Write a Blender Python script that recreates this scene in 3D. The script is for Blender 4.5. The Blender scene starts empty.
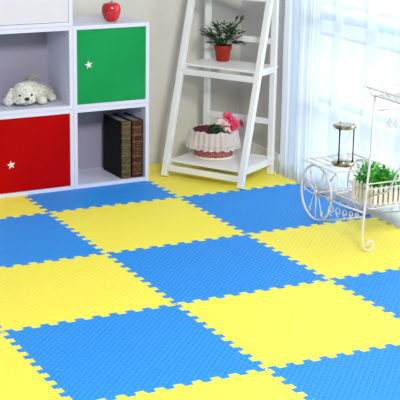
import bpy, bmesh, math, random
from mathutils import Vector, Matrix, noise
R = math.radians
PI = math.pi
SC = bpy.context.scene
COL = SC.collection
rnd = random.Random(7)

# ------------------------------------------------------------ materials
def mat(name, color, rough=.5, metal=0, spec=.5, coat=0, trans=0, ior=1.45, sheen=0, sub=0):
    m = bpy.data.materials.new(name); m.use_nodes = True
    b = m.node_tree.nodes['Principled BSDF']
    b.inputs['Base Color'].default_value = (*color, 1)
    b.inputs['Roughness'].default_value = rough
    b.inputs['Metallic'].default_value = metal
    b.inputs['Specular IOR Level'].default_value = spec
    b.inputs['Coat Weight'].default_value = coat
    b.inputs['Transmission Weight'].default_value = trans
    b.inputs['IOR'].default_value = ior
    b.inputs['Sheen Weight'].default_value = sheen
    b.inputs['Subsurface Weight'].default_value = sub
    return m

def nodes(m):
    return m.node_tree.nodes, m.node_tree.links, m.node_tree.nodes['Principled BSDF']

def coords(m, rot=(0, 0, 0), scale=(1, 1, 1), kind='Object'):
    n, l, b = nodes(m)
    tc = n.new('ShaderNodeTexCoord'); mp = n.new('ShaderNodeMapping')
    mp.inputs['Rotation'].default_value = rot; mp.inputs['Scale'].default_value = scale
    l.new(tc.outputs[kind], mp.inputs['Vector'])
    return mp.outputs['Vector']

def mottle(m, c1, c2, scale=8, detail=3, rot=(0, 0, 0), sc=(1, 1, 1), bump=0, bdist=.002, lo=.35, hi=.65):
    n, l, b = nodes(m)
    v = coords(m, rot, sc)
    t = n.new('ShaderNodeTexNoise'); t.inputs['Scale'].default_value = scale; t.inputs['Detail'].default_value = detail
    l.new(v, t.inputs['Vector'])
    r = n.new('ShaderNodeValToRGB')
    r.color_ramp.elements[0].position = lo; r.color_ramp.elements[0].color = (*c1, 1)
    r.color_ramp.elements[1].position = hi; r.color_ramp.elements[1].color = (*c2, 1)
    l.new(t.outputs['Fac'], r.inputs['Fac']); l.new(r.outputs['Color'], b.inputs['Base Color'])
    if bump:
        bp = n.new('ShaderNodeBump'); bp.inputs['Strength'].default_value = bump; bp.inputs['Distance'].default_value = bdist
        l.new(t.outputs['Fac'], bp.inputs['Height']); l.new(bp.outputs['Normal'], b.inputs['Normal'])
    return m

def eva(name, color, bs=.75):
    """foam mat with an embossed pattern of short raised leaves in staggered diagonal rows"""
    m = mat(name, color, .5, spec=.35)
    n, l, b = nodes(m)
    v = coords(m, (0, 0, R(-47)))
    br = n.new('ShaderNodeTexBrick')
    br.offset = .5
    br.inputs['Scale'].default_value = 1
    br.inputs['Brick Width'].default_value = .027
    br.inputs['Row Height'].default_value = .0165
    br.inputs['Mortar Size'].default_value = .0042
    br.inputs['Mortar Smooth'].default_value = 1
    br.inputs['Color1'].default_value = (1, 1, 1, 1); br.inputs['Color2'].default_value = (1, 1, 1, 1)
    br.inputs['Mortar'].default_value = (0, 0, 0, 1)
    l.new(v, br.inputs['Vector'])
    bp = n.new('ShaderNodeBump'); bp.inputs['Strength'].default_value = bs; bp.inputs['Distance'].default_value = .0018
    l.new(br.outputs['Color'], bp.inputs['Height'])
    nz = n.new('ShaderNodeTexNoise'); nz.inputs['Scale'].default_value = 900
    l.new(v, nz.inputs['Vector'])
    bp2 = n.new('ShaderNodeBump'); bp2.inputs['Strength'].default_value = .15; bp2.inputs['Distance'].default_value = .0004
    l.new(nz.outputs['Fac'], bp2.inputs['Height']); l.new(bp.outputs['Normal'], bp2.inputs['Normal'])
    l.new(bp2.outputs['Normal'], b.inputs['Normal'])
    return m

M = {}
M['blue'] = eva('blue_foam', (.014, .28, .84), .85)
M['yellow'] = eva('yellow_foam', (.96, .83, .085), .42)
M['floor'] = mottle(mat('pale_floor', (.8, .8, .8), .35), (.74, .74, .74), (.82, .82, .83), 5)
M['wall'] = mottle(mat('cream_wall', (.7, .67, .6), .75), (.63, .605, .545), (.685, .66, .60), 2.2, 4, bump=.08)
M['wall2'] = mottle(mat('white_wall', (.8, .8, .8), .75), (.62, .61, .62), (.68, .67, .68), 3, 4, bump=.08)
M['trim'] = mat('white_trim', (.85, .85, .86), .4)
M['board'] = mottle(mat('white_laminate', (.8, .8, .9), .38), (.66, .67, .80), (.71, .72, .84), 3, 2)
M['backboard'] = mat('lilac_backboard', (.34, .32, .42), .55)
M['green'] = mottle(mat('green_panel', (.0, .35, .08), .55, spec=.1), (.006, .27, .068), (.010, .30, .080), 4, 2)
M['red'] = mottle(mat('red_panel', (.6, .0, .0), .55, spec=.06), (.40, .0, .001), (.45, .001, .002), 4, 2)
M['whitedoor'] = mat('white_panel', (.68, .64, .69), .45)
M['knob'] = mat('white_plastic', (.9, .9, .9), .3)
M['screw'] = mat('dark_hole', (.03, .03, .04), .6)
M['paint'] = mottle(mat('white_painted_wood', (.85, .84, .82), .42), (.80, .79, .77), (.87, .865, .85), 6, 3, sc=(1, 1, .3))
M['iron'] = mat('white_iron', (.76, .70, .68), .4, spec=.4)
M['apple'] = mottle(mat('apple_red', (.55, .01, .01), .16, coat=.6), (.42, .002, .005), (.66, .012, .01), 22, 3, sc=(1, 1, .25))
M['stem'] = mat('brown_stem', (.12, .05, .02), .7)
M['leather_black'] = mottle(mat('black_leather', (.006, .006, .007), .6, spec=.15), (.004, .004, .005), (.010, .009, .009), 60, bump=.2)
M['leather_red'] = mottle(mat('burgundy_leather', (.16, .01, .012), .4), (.035, .001, .002), (.075, .003, .004), 60, bump=.2)
M['leather_olive'] = mottle(mat('olive_leather', (.10, .08, .03), .4), (.035, .03, .012), (.10, .085, .03), 90, bump=.2)
M['gold'] = mottle(mat('gold_foil', (.6, .4, .08), .35, metal=.4), (.11, .065, .012), (.32, .20, .035), 200)
M['pages'] = mottle(mat('grey_page_block', (.3, .29, .28), .8), (.20, .20, .21), (.34, .33, .33), 60, sc=(30, 1, 1))
M['dogfur'] = None
M['nose'] = mat('black_plastic', (.008, .008, .01), .2)
M['terracotta'] = mottle(mat('red_clay', (.42, .05, .02), .5, spec=.25), (.30, .018, .008), (.38, .028, .012), 25)
M['soil'] = mottle(mat('dark_soil', (.03, .02, .015), .9), (.015, .01, .008), (.05, .035, .025), 90, bump=.8)
def leafmat(name, c1, c2, s=40):
    m = mottle(mat(name, c1, .42), c1, c2, s)
    return m
M['palm'] = leafmat('dark_palm_leaf', (.008, .042, .012), (.05, .14, .055), 60)
M['grass'] = leafmat('bright_green_leaf', (.02, .34, .015), (.13, .62, .05), 35)
M['rose_leaf'] = leafmat('deep_green_leaf', (.006, .05, .010), (.02, .11, .025), 35)
M['hotpink'] = mottle(mat('hot_pink_petal', (.8, .05, .17), .55, sub=.05), (.84, .03, .12), (.94, .12, .24), 60)
M['palepink'] = mottle(mat('pale_pink_petal', (.9, .55, .55), .55, sub=.05), (.90, .58, .56), (.93, .74, .70), 60)
M['brass'] = mottle(mat('aged_brass', (.55, .35, .12), .25, metal=1), (.30, .18, .06), (.78, .64, .40), 30)
M['silver'] = mat('silver_metal', (.42, .44, .38), .3, metal=1)
M['blackrod'] = mat('black_rod', (.012, .012, .014), .25)
M['glass'] = mat('clear_glass', (1, 1, 1), .02, trans=1, ior=1.45)
M['sand'] = mottle(mat('white_sand', (.85, .83, .78), .9), (.8, .78, .72), (.9, .88, .84), 300)
M['picket'] = mottle(mat('cream_picket', (.85, .80, .66), .55), (.80, .74, .58), (.88, .84, .72), 12, sc=(1, 1, .2))
M['winframe'] = mat('pale_blue_frame', (.36, .52, .76), .4)
def pane_mat():
    m = bpy.data.materials.new('window_glass'); m.use_nodes = True
    n, l = m.node_tree.nodes, m.node_tree.links; n.clear()
    out = n.new('ShaderNodeOutputMaterial'); tr = n.new('ShaderNodeBsdfTransparent'); tr.inputs['Color'].default_value = (.97, .99, 1, 1)
    gl = n.new('ShaderNodeBsdfGlossy'); gl.inputs['Roughness'].default_value = .02
    lw = n.new('ShaderNodeLayerWeight'); lw.inputs['Blend'].default_value = .25
    fr = n.new('ShaderNodeMath'); fr.operation = 'MULTIPLY_ADD'; fr.inputs[1].default_value = .35; fr.inputs[2].default_value = .03; l.new(lw.outputs['Facing'], fr.inputs[0]); mx = n.new('ShaderNodeMixShader')
    l.new(fr.outputs[0], mx.inputs[0]); l.new(tr.outputs[0], mx.inputs[1]); l.new(gl.outputs[0], mx.inputs[2]); l.new(mx.outputs[0], out.inputs[0])
    return m
M['pane'] = pane_mat()
M['lace'] = None

def wicker(name, c1, c2):
    m = mat(name, c1, .6)
    n, l, b = nodes(m)
    v = coords(m, (0, 0, 0), (1, 1, 1), 'UV')
    br = n.new('ShaderNodeTexBrick'); br.offset = .5
    br.inputs['Scale'].default_value = 1; br.inputs['Brick Width'].default_value = .035; br.inputs['Row Height'].default_value = .055
    br.inputs['Mortar Size'].default_value = .006; br.inputs['Mortar Smooth'].default_value = 1
    br.inputs['Color1'].default_value = (*c1, 1); br.inputs['Color2'].default_value = (*c2, 1); br.inputs['Mortar'].default_value = (c1[0] * .35, c1[1] * .35, c1[2] * .35, 1)
    l.new(v, br.inputs['Vector']); l.new(br.outputs['Color'], b.inputs['Base Color'])
    bp = n.new('ShaderNodeBump'); bp.inputs['Strength'].default_value = .8; bp.inputs['Distance'].default_value = .002; bp.invert = True
    l.new(br.outputs['Fac'], bp.inputs['Height']); l.new(bp.outputs['Normal'], b.inputs['Normal'])
    return m
M['wicker'] = wicker('rose_wicker', (.42, .10, .11), (.52, .17, .16))
M['wicker_in'] = mat('burgundy_lining', (.11, .012, .02), .7)

def cloth(name, color, alpha, transl=.4, lace=False):
    m = bpy.data.materials.new(name); m.use_nodes = True
    n, l = m.node_tree.nodes, m.node_tree.links
    n.clear()
    out = n.new('ShaderNodeOutputMaterial')
    tr = n.new('ShaderNodeBsdfTransparent')
    df = n.new('ShaderNodeBsdfDiffuse'); df.inputs['Color'].default_value = (*color, 1)
    tl = n.new('ShaderNodeBsdfTranslucent'); tl.inputs['Color'].default_value = (*color, 1)
    mx = n.new('ShaderNodeMixShader'); mx.inputs['Fac'].default_value = transl
    l.new(df.outputs[0], mx.inputs[1]); l.new(tl.outputs[0], mx.inputs[2])
    mx2 = n.new('ShaderNodeMixShader'); mx2.inputs['Fac'].default_value = alpha
    l.new(tr.outputs[0], mx2.inputs[1]); l.new(mx.outputs[0], mx2.inputs[2])
    l.new(mx2.outputs[0], out.inputs['Surface'])
    if lace:
        tc = n.new('ShaderNodeTexCoord')
        mp = n.new('ShaderNodeMapping'); mp.inputs['Scale'].default_value = (110, 22, 1)
        l.new(tc.outputs['UV'], mp.inputs['Vector'])
        vo = n.new('ShaderNodeTexVoronoi'); vo.feature = 'DISTANCE_TO_EDGE'; vo.inputs['Scale'].default_value = 1
        l.new(mp.outputs[0], vo.inputs['Vector'])
        rp = n.new('ShaderNodeValToRGB')
        rp.color_ramp.elements[0].position = .04; rp.color_ramp.elements[0].color = (.95, .95, .95, 1)
        rp.color_ramp.elements[1].position = .12; rp.color_ramp.elements[1].color = (.16, .16, .16, 1)
        l.new(vo.outputs['Distance'], rp.inputs['Fac']); # tight bands of thread along the gathered top and the hem
        sy = n.new('ShaderNodeSeparateXYZ'); l.new(tc.outputs['UV'], sy.inputs[0])
        r3 = n.new('ShaderNodeValToRGB'); r3.color_ramp.interpolation = 'CONSTANT'
        for e, (p, v_) in zip([r3.color_ramp.elements[0], r3.color_ramp.elements[1], r3.color_ramp.elements.new(.76), r3.color_ramp.elements.new(.95)], ((0, .8), (.22, .0), (.76, .62), (.95, .9))):
            e.position = p; e.color = (v_ * .9, v_ * .9, v_ * .9, 1)
        l.new(sy.outputs['Y'], r3.inputs['Fac'])
        mxx = n.new('ShaderNodeMath'); mxx.operation = 'MAXIMUM'
        l.new(rp.outputs['Color'], mxx.inputs[0]); l.new(r3.outputs['Color'], mxx.inputs[1]); l.new(mxx.outputs[0], mx2.inputs['Fac'])
    return m
M['sheer'] = cloth('sheer_white_voile', (.93, .98, 1.0), .56, .55)
M['voile'] = cloth('thick_white_voile', (.94, .98, 1.0), .76, .6)
M['lace'] = cloth('cream_lace', (.92, .86, .80), .8, .25, lace=True)

def furmat():
    m = mat('plush_fur', (.6, .58, .5), .95, sheen=.4, spec=.1)
    n, l, b = nodes(m)
    tc = n.new('ShaderNodeTexCoord')
    sx = n.new('ShaderNodeSeparateXYZ'); l.new(tc.outputs['Object'], sx.inputs[0])
    r = n.new('ShaderNodeValToRGB')
    r.color_ramp.elements[0].position = .025; r.color_ramp.elements[0].color = (.80, .79, .70, 1)
    r.color_ramp.elements[1].position = .055; r.color_ramp.elements[1].color = (.36, .33, .28, 1)
    l.new(sx.outputs['Y'], r.inputs['Fac'])
    t = n.new('ShaderNodeTexNoise'); t.inputs['Scale'].default_value = 110; t.inputs['Detail'].default_value = 3
    l.new(tc.outputs['Object'], t.inputs['Vector'])
    mm = n.new('ShaderNodeMix'); mm.data_type = 'RGBA'; mm.blend_type = 'MULTIPLY'; mm.inputs['Factor'].default_value = .6
    r2 = n.new('ShaderNodeValToRGB'); r2.color_ramp.elements[0].position = .35; r2.color_ramp.elements[0].color = (.45, .43, .4, 1)
    r2.color_ramp.elements[1].position = .6; r2.color_ramp.elements[1].color = (1, 1, 1, 1)
    l.new(t.outputs['Fac'], r2.inputs['Fac'])
    l.new(r.outputs['Color'], mm.inputs['A']); l.new(r2.outputs['Color'], mm.inputs['B'])
    l.new(mm.outputs['Result'], b.inputs['Base Color'])
    bp = n.new('ShaderNodeBump'); bp.inputs['Strength'].default_value = 1; bp.inputs['Distance'].default_value = .004
    l.new(t.outputs['Fac'], bp.inputs['Height']); l.new(bp.outputs['Normal'], b.inputs['Normal'])
    return m
M['dogfur'] = furmat()

# ------------------------------------------------------------ helpers
def link_mesh(name, bm, material, parent=None, smooth=False, loc=None, angle=None):
    me = bpy.data.meshes.new(name); 
    bmesh.ops.recalc_face_normals(bm, faces=bm.faces) if not getattr(bm, '_keep', False) else None
    bm.to_mesh(me); bm.free()
    for mt in (material if isinstance(material, (list, tuple)) else [material]): me.materials.append(mt)
    if smooth:
        for p in me.polygons: p.use_smooth = True
        if angle: me.set_sharp_from_angle(angle=R(angle))
    o = bpy.data.objects.new(name, me); COL.objects.link(o)
    if parent: o.parent = parent
    if loc: o.location = loc
    return o

def tag(o, label=None, cat=None, group=None, kind=None):
    if label: o['label'] = label
    if cat: o['category'] = cat
    if group: o['group'] = group
    if kind: o['kind'] = kind
    return o

def thing(name, label, cat, loc=(0, 0, 0), rz=0, group=None):
    o = bpy.data.objects.new(name, None); o.empty_display_size = .05; COL.objects.link(o)
    o.location = loc; o.rotation_euler = (0, 0, rz)
    return tag(o, label, cat, group)

def box(bm, x0, x1, y0, y1, z0, z1, bev=0, M4=None):
    m = Matrix.Translation(((x0 + x1) / 2, (y0 + y1) / 2, (z0 + z1) / 2)) @ Matrix.Diagonal((x1 - x0, y1 - y0, z1 - z0, 1))
    if M4 is not None: m = M4 @ m
    g = bmesh.ops.create_cube(bm, size=1, matrix=m)
    if bev:
        es = list({e for v in g['verts'] for e in v.link_edges})
        bmesh.ops.bevel(bm, geom=es, offset=bev, segments=2, profile=.6, affect='EDGES', clamp_overlap=True)

def beam(bm, p0, p1, w, t, up=Vector((0, 0, 1)), bev=.002):
    """rectangular bar between two points; w across 'side', t across the third axis"""
    p0, p1 = Vector(p0), Vector(p1); d = p1 - p0; L = d.length; z = d.normalized()
    x = Vector(up).cross(z).normalized() if abs(z.dot(up)) < .999 else Vector((1, 0, 0))
    y = z.cross(x)
    m = Matrix(((x.x, y.x, z.x, 0), (x.y, y.y, z.y, 0), (x.z, y.z, z.z, 0), (0, 0, 0, 1)))
    m = Matrix.Translation((p0 + p1) / 2) @ m
    box(bm, -w / 2, w / 2, -t / 2, t / 2, -L / 2, L / 2, bev, m)

def tube(bm, pts, r, seg=8, closed=False, taper=None):
    pts = [Vector(p) for p in pts]; n = len(pts)
    rings = []; prev = None
    for i, p in enumerate(pts):
        if closed: t = pts[(i + 1) % n] - pts[i - 1]
        else: t = pts[min(i + 1, n - 1)] - pts[max(i - 1, 0)]
        t.normalize()
        if prev is None:
            a = Vector((0, 0, 1)) if abs(t.z) < .9 else Vector((1, 0, 0))
            u = t.cross(a).normalized()
        else:
            u = (prev - t * prev.dot(t)).normalized()
        prev = u; v = t.cross(u)
        rr = r * (taper(i / (n - 1)) if taper else 1)
        rings.append([bm.verts.new(p + (u * math.cos(2 * PI * k / seg) + v * math.sin(2 * PI * k / seg)) * rr) for k in range(seg)])
    m = n if closed else n - 1
    for i in range(m):
        a, b = rings[i], rings[(i + 1) % n]
        for k in range(seg):
            bm.faces.new((a[k], a[(k + 1) % seg], b[(k + 1) % seg], b[k]))
    if not closed:
        bm.faces.new(rings[0][::-1]); bm.faces.new(rings[-1])

def lathe(bm, prof, seg=32, c=(0, 0, 0), uv=False, wob=None):
    """prof: list of (r, z)"""
    rings = []
    for r, z in prof:
        if r < 1e-6: rings.append([bm.verts.new((c[0], c[1], c[2] + z))])
        else:
            ring = []
            for k in range(seg):
                a = 2 * PI * k / seg
                rr = r * (wob(a, z) if wob else 1)
                ring.append(bm.verts.new((c[0] + rr * math.cos(a), c[1] + rr * math.sin(a), c[2] + z)))
            rings.append(ring)
    uvl = bm.loops.layers.uv.verify() if uv else None
    for i in range(len(rings) - 1):
        a, b = rings[i], rings[i + 1]
        for k in range(seg):
            k2 = (k + 1) % seg
            if len(a) == 1 and len(b) == 1: continue
            if len(a) == 1: f = bm.faces.new((a[0], b[k2], b[k]))
            elif len(b) == 1: f = bm.faces.new((a[k], a[k2], b[0]))
            else:
                f = bm.faces.new((a[k], a[k2], b[k2], b[k]))
            if uv and len(f.verts) == 4:
                for lp, (uu, vv) in zip(f.loops, ((k, i), (k + 1, i), (k + 1, i + 1), (k, i + 1))):
                    lp[uvl].uv = (uu / seg, vv / (len(rings) - 1))

def blade(bm, p0, d, L, w, droop=.3, n=5, up=None, fold=.25):
    """leaf blade with a folded midrib, thin but real: doubled surface"""
    d = Vector(d).normalized(); up = Vector(up or (0, 0, 1))
    side = d.cross(up); side = side.normalized() if side.length > 1e-4 else Vector((1, 0, 0))
    nrm = side.cross(d).normalized()
    rows = []; p = Vector(p0); dd = d.copy()
    for i in range(n + 1):
        t = i / n
        ww = w * math.sin(PI * min(1, .12 + t * .88)) ** .8 * (1 - .2 * t) if t < 1 else 0
        rows.append((p.copy(), max(ww, w * .03), nrm.copy()))
        dd = (dd + Vector((0, 0, -droop / n)) * 1.0).normalized()
        nrm = side.cross(dd).normalized()
        p += dd * (L / n)
    th = .0004
    for sgn in (1, -1):
        vs = []
        for (q, ww, nn) in rows:
            o = nn * th * sgn
            vs.append((bm.verts.new(q - side * ww + nn * ww * fold + o), bm.verts.new(q + o), bm.verts.new(q + side * ww + nn * ww * fold + o)))
        for i in range(n):
            for k in (0, 1):
                q = (vs[i][k], vs[i][k + 1], vs[i + 1][k + 1], vs[i + 1][k])
                bm.faces.new(q if sgn > 0 else q[::-1])

# ------------------------------------------------------------ setting
FZ = -.012
WX, WY = .66, .672
bm = bmesh.new(); box(bm, -3.2, WX + .12, -4.6, WY + .12, FZ - .1, FZ)
tag(link_mesh('floor', bm, M['floor']), kind='structure')
bm = bmesh.new(); box(bm, -3.2, WX, WY, WY + .12, FZ, 2.5)
tag(link_mesh('wall_back', bm, M['wall']), kind='structure')
# window wall with one wide opening
Y0, Y1, ZS, ZT = -1.75, .25, .03, 2.1
bm = bmesh.new()
box(bm, WX, WX + .12, Y1, WY + .12, FZ, 2.5)
box(bm, WX, WX + .12, -4.6, Y0, FZ, 2.5)
box(bm, WX, WX + .12, Y0, Y1, FZ, ZS - .02)
box(bm, WX, WX + .12, Y0, Y1, ZT, 2.5)
tag(link_mesh('wall_right', bm, M['wall2']), kind='structure')
bm = bmesh.new(); box(bm, -3.2, WX - .014, WY - .014, WY, FZ, .075, .003)
tag(link_mesh('baseboard_back', bm, M['wall']), kind='structure')
bm = bmesh.new(); box(bm, WX - .014, WX, .255, WY - .014, FZ, .075, .003)
tag(link_mesh('baseboard_right', bm, M['trim']), kind='structure')
win = bpy.data.objects.new('window_1', None); COL.objects.link(win); win.location = (WX + .045, 0, 0); tag(win, kind='structure')
bm = bmesh.new()
def fb(y0, y1, z0, z1, t=.02, bev=.003): box(bm, -t, t, y0, y1, z0, z1, bev)
fb(Y0, Y1, ZS - .02, ZS + .012, .055)
fb(Y0, Y1, ZT - .04, ZT)
fb(Y0, Y0 + .04, ZS, ZT); fb(Y1 - .03, Y1, ZS, ZT); fb(.045, .115, ZS, ZT)
fb(Y0, .05, .374, .392, .03)
link_mesh('window_frame', bm, M['winframe'], win)
bm = bmesh.new(); fb(Y0 + .04, .05, .672, .682, .015)
fb(Y0 + .04, .05, .742, .772, .02)
fb(Y0 + .04, .05, .806, .818, .015)
link_mesh('transom_bar', bm, M['winframe'], win)
for y in (-.082, -.312, -.58, -.86, -1.14, -1.42):
    bm = bmesh.new(); fb(y - .006, y + .006, .812, ZT - .02, .015, .002)
    link_mesh('mullion', bm, M['winframe'], win)
bm = bmesh.new(); box(bm, -.002, .002, Y0 + .03, Y1 - .02, ZS + .01, ZT - .02)
link_mesh('pane', bm, M['pane'], win)

# ------------------------------------------------------------ puzzle mats
S = .6; NT = 10; AMP = .0105
def edge_profile():
    pts = [(0, 0)]
    m = .006; p = (S - 2 * m) / NT
    for k in range(NT):
        a = m + k * p; h = p / 2
        q = .0038
        pts += [(a + .003, 0), (a + .003 - q, AMP), (a + h + q - .003, AMP), (a + h - .003, 0)]
        b = a + h
        pts += [(b + .003, 0), (b + .003 - q, -AMP), (b + h + q - .003, -AMP), (b + h - .003, 0)]
    pts.append((S, 0))
    return pts
EP = edge_profile()
def make_tile(i, j, color, label):
    out = []
    bottom = [(t, o) for t, o in EP]
    right = [(S - o, t) for t, o in EP]
    # pinwheel: x-edges start with a tooth towards +y, y-edges with a tooth towards -x
    top = [(t, S + o) for t, o in EP][::-1]
    left = [(-o, t) for t, o in EP][::-1]
    loop = bottom[:-1] + right[:-1] + top[:-1] + left[:-1]
    bm = bmesh.new()
    g = .0003
    vs = [bm.verts.new((x - S / 2, y - S / 2, 0)) for x, y in loop]
    f = bm.faces.new(vs)
    r = bmesh.ops.extrude_face_region(bm, geom=[f])
    top_v = [e for e in r['geom'] if isinstance(e, bmesh.types.BMVert)]
    for v in top_v: v.co.z += .012
    bm.faces.ensure_lookup_table()
    tf = [x for x in r['geom'] if isinstance(x, bmesh.types.BMFace)]
    es = list({e for x in tf for e in x.edges})
    bmesh.ops.bevel(bm, geom=es, offset=.0009, segments=2, profile=.5, affect='EDGES')
    o = link_mesh('puzzle_mat', bm, M[color], loc=((i + .5) * S, (j + .5) * S, FZ))
    return tag(o, label, 'play mat', None)
tiles = [
    (-2, 0, 'yellow foam puzzle mat mostly under the red door cube, at the left edge'),
    (-1, 0, 'blue foam puzzle mat in front of the book cube'),
    (0, 0, 'yellow foam puzzle mat under the white ladder shelf in the corner'),
    (-2, -1, 'blue foam puzzle mat cut by the left edge, nearer than the red door cube'),
    (-1, -1, 'whole yellow foam puzzle mat between the cubes and the middle blue mat'),
    (0, -1, 'blue foam puzzle mat under the wheels of the plant stand'),
    (-3, -2, 'blue foam puzzle mat showing only a tooth at the left edge'),
    (-2, -2, 'large yellow foam puzzle mat at the left edge between two blue mats'),
    (-1, -2, 'whole blue foam puzzle mat in the middle of the floor'),
    (0, -2, 'yellow foam puzzle mat under the curled front feet of the plant stand'),
    (-3, -3, 'yellow foam puzzle mat in the bottom left corner'),
    (-2, -3, 'large blue foam puzzle mat at the front left, nearly whole'),
    (-1, -3, 'large whole yellow foam puzzle mat at the front right of centre'),
    (0, -3, 'blue foam puzzle mat cut by the right edge, in front of the plant stand'),
    (-2, -4, 'yellow foam puzzle mat cut by the bottom edge left of centre'),
    (-1, -4, 'blue foam puzzle mat in the bottom right corner'),
]
for i, j, lab in tiles:
    make_tile(i, j, 'blue' if (i + j) % 2 else 'yellow', lab)

# ------------------------------------------------------------ storage cubes
SB = Vector((0, .3115, 0)); SA = R(1.8)
SD = Vector((math.cos(SA), math.sin(SA), 0)); SN = Vector((-math.sin(SA), math.cos(SA), 0))
def SP(s, dep, z): return SB + SD * s + SN * dep + Vector((0, 0, z))
CW, CH, CD, TH = .366, .36, .285, .0175
def cube_unit(s0, z0, label, door=None, star=None, door_label=None):
    c = thing('storage_cube', label, 'storage cube', SP(s0, 0, z0), SA, 'stacked white storage cubes')
    e = .0004
    for nm, b in (('side_panel', (e, TH, 0, CD, e, CH - e)), ('side_panel', (CW - TH, CW - e, 0, CD, e, CH - e)),
                  ('bottom_panel', (TH, CW - TH, .0005, CD, e, TH)), ('top_panel', (TH, CW - TH, .0005, CD, CH - TH, CH - e))):
        bm = bmesh.new(); box(bm, *b, bev=.0008); sp = link_mesh(nm, bm, M['board'], c)
        if nm == 'side_panel' and b[0] > .1 and not door:
            for yy in (.05, .21):
                for zz in (.05, CH - .048):
                    bm = bmesh.new()
                    bmesh.ops.create_cone(bm, cap_ends=True, segments=12, radius1=.0035, radius2=.0035, depth=.0012,
                                          matrix=Matrix.Translation((CW - TH - .0003, yy, zz)) @ Matrix.Rotation(PI / 2, 4, 'Y'))
                    h = link_mesh('peg_hole', bm, M['screw'], sp); h['label'] = 'dark round peg hole'
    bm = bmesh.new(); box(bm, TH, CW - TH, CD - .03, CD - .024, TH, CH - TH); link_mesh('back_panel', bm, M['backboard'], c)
    if door:
        bm = bmesh.new(); box(bm, TH + .0012, CW - TH - .0012, .0015, .0155, TH + .0015, CH - TH - .0015, .001)
        d = link_mesh('door', bm, M[door], c); d['label'] = door_label
        if star:
            bm = bmesh.new(); n = 10
            f1, f2 = [], []
            for k in range(n):
                a = PI / 2 + k * 2 * PI / n + R(8); r = .0185 if k % 2 == 0 else .0078
                f1.append((star[0] + r * math.cos(a), star[1] + r * math.sin(a)))
            va = [bm.verts.new((x, -.004, z)) for x, z in f1]
            vb = [bm.verts.new((x, .0012, z)) for x, z in f1]
            ct = bm.verts.new((star[0], -.0095, star[1]))
            for k in range(n):
                bm.faces.new((va[k], va[(k + 1) % n], ct)); bm.faces.new((vb[k], vb[(k + 1) % n], va[(k + 1) % n], va[k]))
            bm.faces.new(vb)
            kn = link_mesh('star_knob', bm, M['knob'], d); kn['label'] = 'white star-shaped knob'
    return c
cube_unit(-.366, 0, 'open white cube holding two thick books, under the green door cube')
cube_unit(-.366, .36, 'white storage cube with a green door, an apple on top', 'green', (.071, .189), 'flat green door')
cube_unit(-.732, 0, 'white storage cube with a red door at the bottom left', 'red', (.073, .142), 'flat red door')
cube_unit(-.732, .36, 'open white cube holding the plush dog, above the red door cube')
cube_unit(-.732, .72, 'white storage cube with a plain white door, topmost of the left stack', 'whitedoor', None, 'plain white door')

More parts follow.
